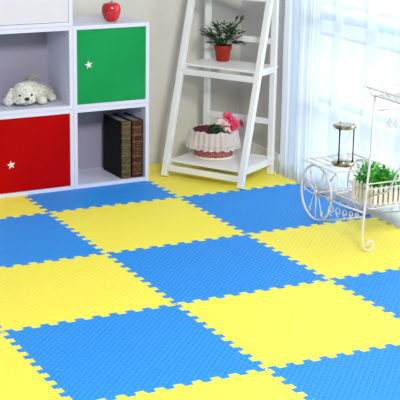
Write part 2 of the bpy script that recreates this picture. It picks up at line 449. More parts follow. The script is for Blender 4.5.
# ------------------------------------------------------------ books
def book(s, dep, w, h, D, cover, spine, label, rings):
    t = thing('book', label, 'book', SP(s, dep, TH + .001), SA, 'thick books in the open cube')
    c = .003
    bm = bmesh.new(); box(bm, 0, c, .004, D, 0, h, .0008); lk = link_mesh('cover', bm, M[cover], t)
    bm = bmesh.new(); box(bm, w - c, w, .004, D, 0, h, .0008); link_mesh('cover', bm, M[cover], t)
    bm = bmesh.new(); box(bm, c, w - c, .008, D - .004, .004, h - .005); link_mesh('page_block', bm, M['pages'], t)
    bm = bmesh.new()
    # gently rounded spine
    n = 8; lo, hi = [], []
    for k in range(n + 1):
        a = PI * k / n; x = w / 2 - w / 2 * math.cos(a); y = .006 - .006 * math.sin(a)
        lo.append(bm.verts.new((x, y, 0))); hi.append(bm.verts.new((x, y, h)))
    lo.append(bm.verts.new((w, .009, 0))); hi.append(bm.verts.new((w, .009, h)))
    lo.insert(0, bm.verts.new((0, .009, 0))); hi.insert(0, bm.verts.new((0, .009, h)))
    m = len(lo)
    for k in range(m - 1): bm.faces.new((lo[k], lo[k + 1], hi[k + 1], hi[k]))
    bm.faces.new((lo[-1], lo[0], hi[0], hi[-1])); bm.faces.new(lo); bm.faces.new(hi)
    sp = link_mesh('spine', bm, M[spine], t, True, angle=50)
    def yat(x): return .006 - .006 * math.sqrt(max(0, 1 - ((x - w / 2) / (w / 2)) ** 2))
    def band(z0, z1, name='gold_band', out=.0012, x0=.002, x1=None):
        bm = bmesh.new(); x1 = x1 or w - .002; a, b, c_, d_ = [], [], [], []
        for k in range(9):
            x = x0 + (x1 - x0) * k / 8
            y = yat(x)
            a.append(bm.verts.new((x, y - out, z0))); b.append(bm.verts.new((x, y - out, z1)))
            c_.append(bm.verts.new((x, y + .0005, z0))); d_.append(bm.verts.new((x, y + .0005, z1)))
        for k in range(8):
            bm.faces.new((a[k], a[k + 1], b[k + 1], b[k])); bm.faces.new((b[k], b[k + 1], d_[k + 1], d_[k]))
            bm.faces.new((c_[k + 1], c_[k], d_[k], d_[k + 1])); bm.faces.new((a[k + 1], a[k], c_[k], c_[k + 1]))
        bm.faces.new((a[0], b[0], d_[0], c_[0])); bm.faces.new((a[-1], c_[-1], d_[-1], b[-1]))
        link_mesh(name, bm, M['gold'], sp)
    for z0, z1 in rings['bands']: band(h * z0, h * z1)
    for z0, kind in rings['orn']:
        bm = bmesh.new(); zc = h * z0; R0 = w * .30
        y = -.001
        if kind == 'ring':
            tube(bm, [(w / 2 + R0 * math.cos(a), y + .001 + .0015 * abs(math.cos(a)), zc + R0 * math.sin(a)) for a in [2 * PI * k / 20 for k in range(20)]], .0015, 5, True)
            for k in range(4):
                a = PI / 4 + k * PI / 2
                tube(bm, [(w / 2 + R0 * .15 * math.cos(a), y, zc + R0 * .15 * math.sin(a)), (w / 2 + R0 * .8 * math.cos(a), y + .0012, zc + R0 * .8 * math.sin(a))], .0013, 5)
        elif kind == 'arch':
            for sgn in (1, -1):
                tube(bm, [(w / 2 + R0 * 1.15 * math.cos(a), y + .0025 * abs(math.cos(a)), zc + sgn * (.004 + R0 * .8 * math.sin(a))) for a in [PI * k / 10 for k in range(11)]], .0014, 5)
        else:
            for x0, z1_, x1, z2 in ((-1, -1, 1, -1), (1, -1, 1, 1), (1, 1, -1, 1), (-1, 1, -1, -1), (-.6, 0, .6, 0), (-.6, .5, .6, .5), (-.6, -.5, .6, -.5)):
                tube(bm, [(w / 2 + x0 * R0, y + .0012 * abs(x0), zc + z1_ * R0), (w / 2 + x1 * R0, y + .0012 * abs(x1), zc + z2 * R0)], .0012, 5)
        link_mesh('gold_ornament', bm, M['gold'], sp)
    return t
B1 = dict(bands=[(.025, .045), (.115, .135), (.225, .245), (.40, .415), (.575, .59), (.695, .71), (.805, .82), (.90, .915), (.965, .98)],
          orn=[(.08, 'arch'), (.175, 'ring'), (.35, 'arch'), (.49, 'box'), (.65, 'arch'), (.755, 'ring'), (.865, 'box'), (.94, 'arch')])
B2 = dict(bands=[(.06, .078), (.12, .13), (.24, .252), (.37, .385), (.62, .635), (.74, .76), (.88, .892)],
          orn=[(.18, 'ring'), (.31, 'arch'), (.44, 'box'), (.56, 'box'), (.69, 'arch'), (.82, 'ring'), (.94, 'arch')])
book(-.129, .014, .048, .262, .195, 'leather_black', 'leather_olive', 'thick black book with an olive and gold ornamented spine', B1)
book(-.0765, .014, .055, .262, .195, 'leather_black', 'leather_red', 'thick book with a dark red spine and gold ornament, at the cube wall', B2)

# ------------------------------------------------------------ apple
t = thing('apple', 'shiny red apple standing on top of the green door cube', 'apple', SP(-.146, .085, .72))
t.scale = (1.24, 1.24, 1.3)
bm = bmesh.new(); ra = .0345
prof = [(0, .004), (.35, .0005), (.6, .002), (.82, .012), (.95, .024), (1.0, .037), (.97, .048), (.85, .058), (.62, .0635), (.35, .0625), (.15, .0575), (0, .052)]
prof = [(r * ra, z) for r, z in prof]
lathe(bm, prof, 30, wob=lambda a, z: 1 + .03 * math.cos(5 * a) * (1 - z / .07) + .012 * math.cos(2 * a + 1))
o = link_mesh('apple_flesh', bm, M['apple'], t, True); s = o.modifiers.new('s', 'SUBSURF'); s.levels = s.render_levels = 1
bm = bmesh.new(); tube(bm, [(0, 0, .051), (.001, 0, .062), (.004, .001, .071)], .0015, 6); link_mesh('stem', bm, M['stem'], t, True)

# ------------------------------------------------------------ plush dog
DG = SP(-.566, .078, TH + .361)
t = thing('plush_dog', 'fluffy cream and grey plush dog lying in the open cube', 'plush toy', DG, SA + R(-6))
t.scale = (1.13, 1.1, 1.13)
def ball(bm, c, r, sc=(1, 1, 1), rot=(0, 0, 0)):
    m = Matrix.Translation(c) @ Matrix.Rotation(rot[2], 4, 'Z') @ Matrix.Rotation(rot[1], 4, 'Y') @ Matrix.Rotation(rot[0], 4, 'X') @ Matrix.Diagonal((r * sc[0], r * sc[1], r * sc[2], 1))
    bmesh.ops.create_icosphere(bm, subdivisions=3, radius=1, matrix=m)
bm = bmesh.new()
ball(bm, (0, 0, .048), .043, (1.04, .95, .95))                    # skull
ball(bm, (.0, -.026, .030), .026, (1.15, .9, .85))                # muzzle
ball(bm, (-.022, -.012, .028), .021); ball(bm, (.024, -.012, .028), .021)   # cheeks
ball(bm, (.035, .050, .048), .042, (1.1, 1.1, .92))               # chest
ball(bm, (.070, .065, .042), .042, (1.2, 1, .88))                 # belly
ball(bm, (.108, .070, .032), .031, (1.05, 1, .95))                # rump
ball(bm, (.070, -.004, .019), .0195, (1, 1.35, .95), (0, 0, R(15)))   # right front paw
ball(bm, (.062, .03, .024), .022, (1, 1.3, .9))
ball(bm, (-.056, .012, .018), .019, (1.1, 1.2, .95))              # left front paw
ball(bm, (-.035, .035, .025), .022, (1.4, 1, .9))
ball(bm, (.124, .045, .017), .017, (1.1, 1.2, .95))               # hind paw
body = link_mesh('plush_body', bm, M['dogfur'], t, True)
rm = body.modifiers.new('r', 'REMESH'); rm.mode = 'VOXEL'; rm.voxel_size = .0028; rm.use_smooth_shade = True
sm = body.modifiers.new('sm', 'SMOOTH'); sm.iterations = 6; sm.factor = .6
tx = bpy.data.textures.new('curls', 'CLOUDS'); tx.noise_scale = .011; tx.noise_depth = 1
dp = body.modifiers.new('d', 'DISPLACE'); dp.texture = tx; dp.strength = .007; dp.mid_level = .5
for sx, y, z, rx in ((-1, .006, .040, 0), (1, .006, .044, 0)):
    bm = bmesh.new()
    if sx < 0: ball(bm, (-.054, .004, .036), .017, (.85, .75, 1.5), (0, R(24), 0)); ball(bm, (-.042, .006, .056), .012, (1, .8, 1.2))
    else: ball(bm, (.047, .010, .044), .013, (.7, .7, 1.5), (0, R(-16), 0)); ball(bm, (.040, .010, .060), .011)
    e = link_mesh('ear', bm, M['dogfur'], t, True)
    r_ = e.modifiers.new('r', 'REMESH'); r_.mode = 'VOXEL'; r_.voxel_size = .0028; r_.use_smooth_shade = True
    d_ = e.modifiers.new('d', 'DISPLACE'); d_.texture = tx; d_.strength = .005
bm = bmesh.new(); ball(bm, (.058, .080, .096), .014, (1.7, .9, .8), (0, R(-12), 0)); ball(bm, (.046, .078, .086), .015)
e = link_mesh('tail', bm, M['dogfur'], t, True)
r_ = e.modifiers.new('r', 'REMESH'); r_.mode = 'VOXEL'; r_.voxel_size = .0028; r_.use_smooth_shade = True
d_ = e.modifiers.new('d', 'DISPLACE'); d_.texture = tx; d_.strength = .005
for x in (-.0225, .0235):
    bm = bmesh.new(); ball(bm, (x, -.0335, .0455), .0048); k = link_mesh('eye', bm, M['nose'], t, True); k['label'] = 'small black bead eye'
bm = bmesh.new(); ball(bm, (.001, -.0500, .0335), .0080, (1.2, .7, .9)); k = link_mesh('nose', bm, M['nose'], t, True); k['label'] = 'black nose'
bm = bmesh.new(); tube(bm, [(-.008, -.0455, .019), (-.003, -.0475, .017), (.001, -.048, .021), (.005, -.0475, .017), (.010, -.0455, .019)], .0009, 5)
k = link_mesh('mouth', bm, M['nose'], t, True)

# ------------------------------------------------------------ ladder shelf
LA = Vector((.091, .362, 0)); L1 = Vector((.5155, -.8569, 0)); L2 = Vector((.8569, .5155, 0))
LW = .43; K = .272
lang = math.atan2(L1.y, L1.x)
lad = thing('ladder_shelf', 'white wooden folding ladder shelf standing in the room corner', 'shelf', LA, lang)
# local frame: x along the front (L1), y into depth (L2)
legw, legt = .026, .022
HT = 1.10
def leg(x, y0, z0, y1, z1, nm='leg'):
    bm = bmesh.new(); beam(bm, (x, y0, z0), (x, y1, z1), legt if nm == 'rear_leg' else legw, legw, up=(1, 0, 0), bev=.002)
    return link_mesh(nm, bm, M['paint'], lad)
for x in (legw / 2, LW - legw / 2): leg(x, .0, .004, K * HT, HT, 'front_leg')
BY = .322
for x in (legw + .013, LW - legw - .013): leg(x, BY, .002, BY, HT, 'rear_leg')
def ybar(z): return K * z
for zt, nm in ((.080, 0), (.510, 1), (.858, 2)):
    yf = ybar(zt) - .004
    bm = bmesh.new(); box(bm, legw + .001, LW - legw - .001, yf, BY + .02, zt - .010, zt, .002)
    sb = link_mesh('shelf_board', bm, M['paint'], lad)
    # side lugs reaching to the outer faces in front of the rear legs
    bm = bmesh.new(); zr = zt - .036
    box(bm, legw * .5, LW - legw * .5, ybar(zr) - .013, ybar(zr) - .001, zr - .013, zr + .013, .002)
    link_mesh('front_rail', bm, M['paint'], lad)
    for x in (legw + .006, LW - legw - .006):
        bm = bmesh.new(); box(bm, x - .005, x + .005, ybar(zr) + .004, BY - .012, zr + .006, zt - .010, .001)
        link_mesh('side_rail', bm, M['paint'], lad)
for zr in (.249, .62, .96):
    bm = bmesh.new(); box(bm, legw + .02, LW - legw - .02, BY - .006, BY + .006, zr - .013, zr + .013, .002)
    link_mesh('rear_rail', bm, M['paint'], lad)
bm = bmesh.new(); box(bm, 0, LW, K * HT - .02, BY + .02, HT - .01, HT + .006, .002); link_mesh('top_rail', bm, M['paint'], lad)
def LP(x, y, z): return LA + L1 * x + L2 * y + Vector((0, 0, z))

# ------------------------------------------------------------ potted palm
PP = LP(.136, .296, .511)
t = thing('potted_palm', 'small dark green palm in a red clay pot on the ladder shelf', 'plant', PP)
bm = bmesh.new()
lathe(bm, [(0, .001), (.0255, 0), (.0262, .002), (.0325, .053), (.0325, .0535), (.0362, .054), (.0372, .070), (.0365, .0715), (.034, .071), (.0325, .058), (0, .058)], 32)
link_mesh('flower_pot', bm, M['terracotta'], t, True, angle=40)
bm = bmesh.new(); lathe(bm, [(0, .066), (.015, .0655), (.033, .063), (.0335, .0585), (0, .0585)], 24)
link_mesh('soil', bm, M['soil'], t, True)
bm = bmesh.new(); bl = bmesh.new()
rr = random.Random(3)
fr = []
nf = 34
for k in range(nf):
    a = 2 * PI * k / nf + rr.uniform(-.2, .2)
    el = rr.choice((R(32), R(50), R(70))) + rr.uniform(-.12, .12)
    L = rr.uniform(.062, .100) * (1.0 if el < 1 else 1.4)
    p = Vector((.008 * math.cos(a), .008 * math.sin(a), .064)); d = Vector((math.cos(a) * math.cos(el), math.sin(a) * math.cos(el), math.sin(el)))
    pts = [p.copy()]; N = 6
    for i in range(N):
        d = (d + Vector((0, 0, -.10))).normalized() if i > 1 else d
        p = p + d * L / N; pts.append(p.copy())
        if i >= 2 and rr.random() < .85:
            side = d.cross(Vector((0, 0, 1))).normalized()
            for sgn in (1, -1):
                ll = (.043 - .0022 * i) * rr.uniform(.8, 1.1)
                blade(bl, p, d * .75 + side * sgn * rr.uniform(.4, .9) + Vector((0, 0, rr.uniform(-.1, .45))), ll, .0058, .6, 4)
    blade(bl, p, d, .032, .0036, .4, 4)
    tube(bm, pts, .0011, 5)
link_mesh('stems', bm, M['rose_leaf'], t, True)
link_mesh('foliage', bl, M['palm'], t)
t.scale = (1.13, 1.13, 1.02)

# ------------------------------------------------------------ flower basket
BK = LP(.163, .186, .0805)
t = thing('wicker_basket', 'round rose wicker basket with a cream lace skirt on the lowest ladder shelf', 'basket', BK)
rb, rt_, hb = .088, .103, .122
bm = bmesh.new()
pf = [(0, .0), (rb - .004, 0), (rb, .003)] + [(rb + (rt_ - rb) * k / 12, .003 + (hb - .003) * k / 12) for k in range(1, 13)]
lathe(bm, pf, 48, uv=True)
link_mesh('basket_wall', bm, M['wicker'], t, True, angle=60)
bm = bmesh.new(); pf = [(rt_ - .001, hb), (rt_ - .006, hb), (rb - .006, .01), (0, .008)]; lathe(bm, pf, 48)
link_mesh('lining', bm, M['wicker_in'], t, True)['label'] = 'dark burgundy lining'
bm = bmesh.new(); nn = 96
for ph in (0, PI):
    tube(bm, [((rt_ - .001 + .0025 * math.cos(14 * a + ph)) * math.cos(a), (rt_ - .001 + .0025 * math.cos(14 * a + ph)) * math.sin(a), hb + .002 + .0025 * math.sin(14 * a + ph)) for a in [2 * PI * k / nn for k in range(nn)]], .0026, 6, True)
link_mesh('rim', bm, M['wicker_in'], t, True)['label'] = 'twisted burgundy rim'
bm = bmesh.new()
for r_, z_ in ((rb + .003, .004), (rb + .0035, .0095)):
    tube(bm, [((r_ + .001 * math.cos(20 * a)) * math.cos(a), (r_ + .001 * math.cos(20 * a)) * math.sin(a), z_ + .001 * math.sin(20 * a)) for a in [2 * PI * k / nn for k in range(nn)]], .003, 6, True)
link_mesh('foot_braid', bm, M['picket'], t, True)['label'] = 'cream braid round the foot'
# lace skirt: gathered, scalloped hem
bm = bmesh.new(); seg = 300; rows = 14; V = []
uvl = bm.loops.layers.uv.verify()
for i in range(rows + 1):
    f = i / rows; ring = []
    for k in range(seg):
        a = 2 * PI * k / seg
        amp = .0012 + .0055 * f
        fold = math.cos(26 * a + .8 * math.sin(3 * a)) * amp + .003 * f * math.cos(9 * a + 1)
        hem = -.007 * f * abs(math.sin(11 * a)) 
        if f < .14:
            r = rt_ - .004 + .012 * (f / .14); z = hb + .004 + .006 * math.sin(PI * f / .14 * .5 + .4)
        else:
            q = (f - .14) / .86
            r = rt_ + .008 + .012 * q; z = hb + .008 - .076 * q
        r += fold; z += .0035 * math.sin(7 * a + 1) * (1 - f) + .002 * math.sin(17 * a)
        ring.append(bm.verts.new((r * math.cos(a), r * math.sin(a), z + hem)))
    V.append(ring)
for i in range(rows):
    for k in range(seg):
        fc = bm.faces.new((V[i][k], V[i][(k + 1) % seg], V[i + 1][(k + 1) % seg], V[i + 1][k]))
        for lp, (uu, vv) in zip(fc.loops, ((k, i), (k + 1, i), (k + 1, i + 1), (k, i + 1))): lp[uvl].uv = (uu / seg, vv / rows)
o = link_mesh('lace_skirt', bm, M['lace'], t, True); o['label'] = 'gathered cream lace skirt with scalloped hem'

def petal(bm, c, ax, ang, r, h, open_, wid):
    """cupped petal around axis"""
    ax = Vector(ax).normalized(); u = ax.orthogonal().normalized(); v = ax.cross(u)
    rows = []; nu, nv = 6, 5
    for i in range(nv + 1):
        f = i / nv; row = []
        for k in range(nu + 1):
            g = k / nu * 2 - 1
            a = ang + g * wid * math.sin(PI * (.25 + .55 * f))
            rad = r * (.25 + .75 * math.sin(f * PI / 2)) + open_ * f ** 3
            zz = h * f * (1 - .25 * abs(g) ** 2.2) - open_ * .5 * f ** 4
            row.append(Vector(c) + (u * math.cos(a) + v * math.sin(a)) * rad + ax * zz)
        rows.append(row)
    vs = [[bm.verts.new(p) for p in row] for row in rows]
    for i in range(nv):
        for k in range(nu): bm.faces.new((vs[i][k], vs[i][k + 1], vs[i + 1][k + 1], vs[i + 1][k]))

def rose(pos, ax, size, color, label, root, leaves=2, seed=1):
    rg = random.Random(seed)
    t = thing('rose', label, 'flower', pos, 0, 'fabric roses in the wicker basket')
    bm = bmesh.new(); ax = Vector(ax).normalized()
    for ring, (cnt, r, h, op) in enumerate(((3, .22, .95, -.05), (4, .42, .98, .05), (5, .68, .90, .22), (6, .92, .72, .42))):
        for k in range(cnt):
            petal(bm, (0, 0, 0), ax, 2 * PI * k / cnt + ring * .7 + rg.uniform(-.15, .15), size * r, size * h, size * op, PI / cnt * 1.35)
    o = link_mesh('bloom', bm, M[color], t, True); o.modifiers.new('s', 'SOLIDIFY').thickness = .0007
    bm = bmesh.new(); e = Vector(root) - Vector(pos)
    tube(bm, [(0, 0, 0), tuple(-ax * .02), tuple(e * .6 - ax * .012), tuple(e)], .0013, 6)
    link_mesh('stem', bm, M['rose_leaf'], t, True)
    for k in range(leaves):
        bm = bmesh.new(); a = rg.uniform(0, 2 * PI)
        u = ax.orthogonal().normalized(); v = ax.cross(u)
        blade(bm, -ax * size * .1, (u * math.cos(a) + v * math.sin(a)) + ax * .1, .03, .009, .5, 6, up=ax)
        link_mesh('leaf', bm, M['rose_leaf'], t, True)
    return t
VR = Vector((.890, -.456, 0)); VB = Vector((.456, .89, 0))    # picture-right and away directions on the floor
BKr = BK + Vector((0, 0, .03))
def bp(r, b, z): return BK + VR * r + VB * b + Vector((0, 0, z))
root = bp(.03, .01, .02)
rose(bp(.064, -.012, .178), (.15, -.55, .8), .026, 'hotpink', 'hot pink rose topmost in the basket bunch', root, 1, 2)
rose(bp(.088, -.018, .158), (.45, -.65, .55), .024, 'hotpink', 'hot pink rose at the right of the bunch, against the ladder leg', root, 1, 3)
rose(bp(.071, -.042, .142), (.15, -.9, .35), .022, 'hotpink', 'hot pink rose lowest in the bunch, below the topmost one', root, 1, 4)
rose(bp(.122, .022, .150), (.9, -.3, .3), .017, 'hotpink', 'hot pink rose seen beyond the right ladder leg', root, 1, 5)
rose(bp(.038, -.045, .153), (-.25, -.8, .5), .026, 'palepink', 'pale pink rose at the left of the bunch over the lace', root, 2, 6)
rose(bp(.060, -.068, .135), (.1, -.8, .5), .013, 'palepink', 'small pale pink rosebud hanging below the hot pink roses', root, 0, 8)
bl = thing('leaf_spray', 'spray of dark green rose leaves lying over the basket rim', 'leaves', bp(.016, -.062, .146))
bm = bmesh.new()
for dx, dz, a, L in ((-.01, .004, 200, .05), (-.005, .006, 230, .045), (.0, .0, 255, .045), (.01, -.004, 285, .045), (-.01, .01, 170, .045), (.02, -.01, 320, .05), (-.02, .0, 215, .04), (-.012, .012, 190, .045), (.005, .012, 235, .05), (-.01, .008, 265, .035), (.012, .014, 245, .04), (0, .016, 150, .04), (.03, .01, 20, .05), (.01, .012, 110, .04), (.0, -.004, 250, .055), (.015, .002, 270, .04)):
    d = VR * math.cos(R(a)) + VB * math.sin(R(a)) + Vector((0, 0, .25))
    blade(bm, VR * dx + Vector((0, 0, dz)), d, L, .013, .8, 6)
link_mesh('leaves', bm, M['rose_leaf'], bl, True)
bm = bmesh.new(); tube(bm, [(0, 0, .004), tuple(VR * .005 + VB * .02 + Vector((0, 0, -.05))), tuple(root - bp(.016, -.062, .146))], .0014, 6); link_mesh('stem', bm, M['rose_leaf'], bl, True)

# ------------------------------------------------------------ iron plant stand shaped like a tricycle
PX = Vector((.33, -.55, 0))
ps = thing('plant_stand', 'white wrought iron tricycle plant stand beside the curtain', 'plant stand', (0.455, -.75, 0), 0)
def P_(x, y, z): return (x - .455, y + .75, z)
def arc(c, r, a0, a1, n, plane, ex=1):
    """plane: 'yz' or 'xz'"""
    out = []
    for k in range(n + 1):
        a = R(a0 + (a1 - a0) * k / n)
        if plane == 'yz': out.append(P_(c[0], c[1] + r * math.cos(a) * ex, c[2] + r * math.sin(a)))
        else: out.append(P_(c[0] + r * math.cos(a) * ex, c[1], c[2] + r * math.sin(a)))
    return out
def spiral(c, r0, r1, a0, a1, n, plane):
    out = []
    for k in range(n + 1):
        f = k / n; a = R(a0 + (a1 - a0) * f); r = r0 + (r1 - r0) * f
        if plane == 'yz': out.append(P_(c[0], c[1] + r * math.cos(a), c[2] + r * math.sin(a)))
        else: out.append(P_(c[0] + r * math.cos(a), c[1], c[2] + r * math.sin(a)))
    return out
LX, RX = .332, .580; WR = .113; WYc = -.548; HZ = WR + .0045
for wx in (.354 - .004, RX):
    bm = bmesh.new()
    tube(bm, arc((wx, WYc, HZ), WR, 0, 360 * 47 / 48, 47, 'yz'), .0045, 8, True)
    w = link_mesh('wheel', bm, M['iron'], ps, True)
    for k in range(3):                                   # curled heart spokes
        a = 90 + 120 * k
        for s_ in (1, -1):
            bm = bmesh.new()
            pts = []
            for i in range(13):
                f = i / 12; rr_ = .008 + f * (WR - .018); ang = R(a + s_ * (30 * math.sin(f * PI * .62)))
                pts.append(P_(wx, WYc + rr_ * math.cos(ang), HZ + rr_ * math.sin(ang)))
            e = Vector(pts[-1]); ang0 = math.atan2(e.z - HZ, e.y - (WYc + .75))
            for i in range(1, 9):                         # small end curl
                f = i / 8; th = ang0 + s_ * f * R(300)
                cc = Vector((e.x, e.y - math.cos(ang0) * .012, e.z - math.sin(ang0) * .012))
                pts.append((cc.x, cc.y + .012 * (1 - .5 * f) * math.cos(th), cc.z + .012 * (1 - .5 * f) * math.sin(th)))
            tube(bm, pts, .0022, 6); link_mesh('scroll_spoke', bm, M['iron'], w, True)
        bm = bmesh.new(); ang = R(a + 60)
        tube(bm, [P_(wx, WYc, HZ), P_(wx, WYc + WR * math.cos(ang), HZ + WR * math.sin(ang))], .0025, 6)
        link_mesh('spoke', bm, M['iron'], w, True)
    bm = bmesh.new(); bmesh.ops.create_cone(bm, cap_ends=True, segments=16, radius1=.010, radius2=.010, depth=.016,
        matrix=Matrix.Translation(P_(wx, WYc, HZ)) @ Matrix.Rotation(PI / 2, 4, 'Y'))
    link_mesh('hub', bm, M['iron'], w, True, angle=40)
def rod(pts, r=.0035, name='rod'):
    bm = bmesh.new(); tube(bm, pts, r, 8); return link_mesh(name, bm, M['iron'], ps, True)
rod([P_(.350, WYc, HZ), P_(RX, WYc, HZ)], .0035, 'axle')
# rear tray above the wheels (holds the hourglass)
TZ = 2 * WR + .0125
y0, y1 = -.700, -.455
def rim(x0, x1, ya, yb, z, r, name):
    bm = bmesh.new(); c = .015; pts = []
    for cx, cy, a in ((x1 - c, yb - c, 0), (x0 + c, yb - c, 90), (x0 + c, ya + c, 180), (x1 - c, ya + c, 270)):
        for k in range(5):
            an = R(a + 90 * k / 4); pts.append(P_(cx + c * math.cos(an), cy + c * math.sin(an), z))
    tube(bm, pts, r, 8, True); return link_mesh(name, bm, M['iron'], ps, True)
tr = rim(.335, .585, y0, y1, TZ, .0032, 'tray_rim')
bm = bmesh.new()
for k in range(1, 6):
    x = .335 + .25 * k / 6; tube(bm, [P_(x, y0, TZ), P_(x, y1, TZ)], .0015, 6)
tube(bm, [P_(.335, -.575, TZ - .003), P_(.585, -.575, TZ - .003)], .0022, 6)
link_mesh('tray_wires', bm, M['iron'], tr, True)
# middle deck for the planter
DZ = .166
dr = rim(.315, .585, -.985, -.74, DZ, .0032, 'tray_rim')
bm = bmesh.new()
for k in range(1, 13):
    x = .315 + .27 * k / 13; tube(bm, [P_(x, -.985, DZ), P_(x, -.74, DZ)], .0015, 6)
tube(bm, [P_(.315, -.86, DZ - .003), P_(.585, -.86, DZ - .003)], .0022, 6)
link_mesh('tray_wires', bm, M['iron'], dr, True)
for lx, hx in ((.302, 1), (.590, -1)):
    # post with a curled foot
    pts = [P_(lx + .001, -.99, .60), P_(lx - .003, -.99, .40), P_(lx - .014, -.99, .25), P_(lx - .020, -.99, .16), P_(lx - .024, -.99, .08), P_(lx - .022, -.99, .045), P_(lx - .014, -.99, .020)]
    c = (lx + .008, -.99, .0275)
    pts += [p for p in spiral(c, .0235, .020, 215, 360, 9, 'xz')] + spiral(c, .0195, .010, 370, 520, 8, 'xz')
    rod(pts, .0046, 'post')
    wx = .350 if hx > 0 else RX
    rod([P_(wx, WYc, HZ), P_(lx + .0, -.80, .138), P_(lx - .018, -.985, .155)], .0042, 'side_bar')
    rod([P_(wx, WYc - .035, .010), P_(lx + .0, -.80, .078), P_(lx - .020, -.985, .140)], .0028, 'lower_bar')
    rod([P_(wx, WYc - .10, TZ - .05), P_(wx - .004, -.70, TZ)], .003, 'tray_brace')
    for yy, zz, rr_ in ((-.70, .088, .024), (-.765, .098, .021), (-.825, .108, .018), (-.88, .120, .015), (-.93, .130, .012)):
        xx = wx + (lx - .018 - wx) * (WYc - yy) / (.437)
        rod(spiral((xx, yy, zz), rr_, rr_ * .35, -90, 330, 22, 'yz'), .0018, 'scroll')
    # side hoops between deck and rear tray
    rod([P_(lx + .012, -.745, DZ), P_(wx - .006, -.715, .20), P_(wx - .008, -.699, TZ)], .003, 'tray_brace')
# handle rails across the posts around the planter
rod([P_(.284, -.99, .266), P_(.590, -.99, .266)], .0028, 'cross_rail')
rod([P_(.284, -.99, .245), P_(.590, -.99, .245)], .0028, 'cross_rail')
# scrolled front between the posts
for hx, x0 in ((1, .302), (-1, .590)):
    pts = [P_(x0 + hx * .036, -.99, .535)]
    for k in range(15):
        f = k / 14; pts.append(P_(x0 + hx * (.036 - .012 * math.sin(PI * min(1, f * 2.2)) + .105 * f ** 1.5), -.99, .535 - .265 * f))
    rod(pts, .0028, 'scroll')
    rod(spiral((x0 + hx * .085, -.99, .490), .021, .007, 100, 100 + 450, 30, 'xz'), .0024, 'scroll')
    rod(spiral((x0 + hx * .030, -.99, .420), .016, .005, 90, 90 + 430, 26, 'xz'), .0018, 'scroll')
    rod(spiral((x0 + hx * -.025 + .0, -.99, .600), .013, .004, 0, 400, 22, 'xz'), .0022, 'scroll')
rod([P_(.302, -.99, .543), P_(.590, -.99, .543)], .0026, 'cross_rail')
# top basket
tt = rim(.270, .622, -1.25, -.975, .632, .0034, 'tray_rim')
t2 = rim(.300, .592, -1.23, -.985, .600, .0034, 'tray_rim')
bm = bmesh.new()
for k in range(1, 14):
    x = .300 + .292 * k / 14; tube(bm, [P_(x, -1.23, .600), P_(x, -.985, .600)], .0015, 6)
link_mesh('tray_wires', bm, M['iron'], t2, True)
for (xa, ya, xb, yb) in ((.27, -.975, .622, -.975), (.27, -1.25, .27, -.975), (.622, -1.25, .622, -.975), (.27, -1.25, .622, -1.25)):
    n = 7
    for k in range(n):
        bm = bmesh.new()
        f = (k + .5) / n; x = xa + (xb - xa) * f; y = ya + (yb - ya) * f
        cx = .446 + (x - .446) * .9; cy = -1.11 + (y + 1.11) * .93
        tube(bm, [P_(x, y, .632), P_((x + cx) / 2 * 1.0, (y + cy) / 2, .612), P_(cx, cy, .600)], .0014, 6)
        link_mesh('basket_wire', bm, M['iron'], tt, True)
rod(spiral((.262, -.975, .645), .018, .006, -90, 300, 22, 'xz'), .0018, 'scroll')
rod([P_(.262, -.975, .627), P_(.275, -.975, .67), P_(.31, -.975, .678), P_(.335, -.975, .655), P_(.345, -.975, .632)], .0016, 'scroll')
for fx in (.302, .590):       # far legs that carry the outer side of the top basket
    rod([P_(fx, -1.228, .60), P_(fx - .004, -1.20, .42), P_(fx - .008, -1.12, .27), P_(fx - .012, -1.0, .22)], .0036, 'brace')

# ------------------------------------------------------------ hourglass
HG = Vector((.428, -.617, TZ + .0035))
t = thing('hourglass', 'brass and black hourglass standing on the rear tray of the plant stand', 'hourglass', HG)
def octo(z0, z1, r, seg=8):
    bm = bmesh.new(); lathe(bm, [(0, z0), (r * .96, z0), (r, z0 + .003), (r, z1 - .003), (r * .93, z1), (0, z1)], seg); return bm
for nm, za, zb in (('base_plate', 0, .013), ('top_plate', .153, .165)):
    pl = link_mesh(nm, octo(za, zb, .047), M['brass'], t)
    for z_ in (zb, za - .0015):
        if z_ > 0:
            bm = bmesh.new(); lathe(bm, [(0, z_), (.041, z_), (.040, z_ + .0015), (0, z_ + .0015)], 24)
            link_mesh('inlay_disc', bm, M['silver'], pl, True, angle=40)['label'] = 'silvery inlaid disc'
for z in (.014, .150):
    bm = bmesh.new(); lathe(bm, [(0, z), (.032, z), (.031, z + .003), (0, z + .003)], 24); link_mesh('collar_ring', bm, M['silver'], t, True, angle=40)
for a in (R(205), R(325), R(85)):
    x, y = .037 * math.cos(a), .037 * math.sin(a)
    bm = bmesh.new(); lathe(bm, [(0, .014), (.005, .014), (.0045, .020), (.0028, .024), (.0024, .08), (.0030, .083), (.0024, .087), (.0028, .144), (.0045, .148), (.005, .153), (0, .153)], 12, (x, y, 0))
    link_mesh('rod', bm, M['blackrod'], t, True)
    bm = bmesh.new(); ball(bm, (x, y, .168), .004); link_mesh('finial', bm, M['brass'], t, True)
bm = bmesh.new()
pf = [(.021, .018), (.024, .030), (.0235, .045), (.018, .060), (.009, .073), (.0032, .081), (.0032, .086), (.009, .094), (.018, .107), (.0235, .122), (.024, .137), (.021, .149)]
lathe(bm, [(0, .017)] + pf + [(0, .150)], 28); o = link_mesh('glass_bulb', bm, M['pane'], t, True); 
bm = bmesh.new(); lathe(bm, [(0, .0185), (.0195, .019), (.0215, .030), (.021, .036), (.010, .043), (0, .046)], 24); link_mesh('sand', bm, M['sand'], t, True)

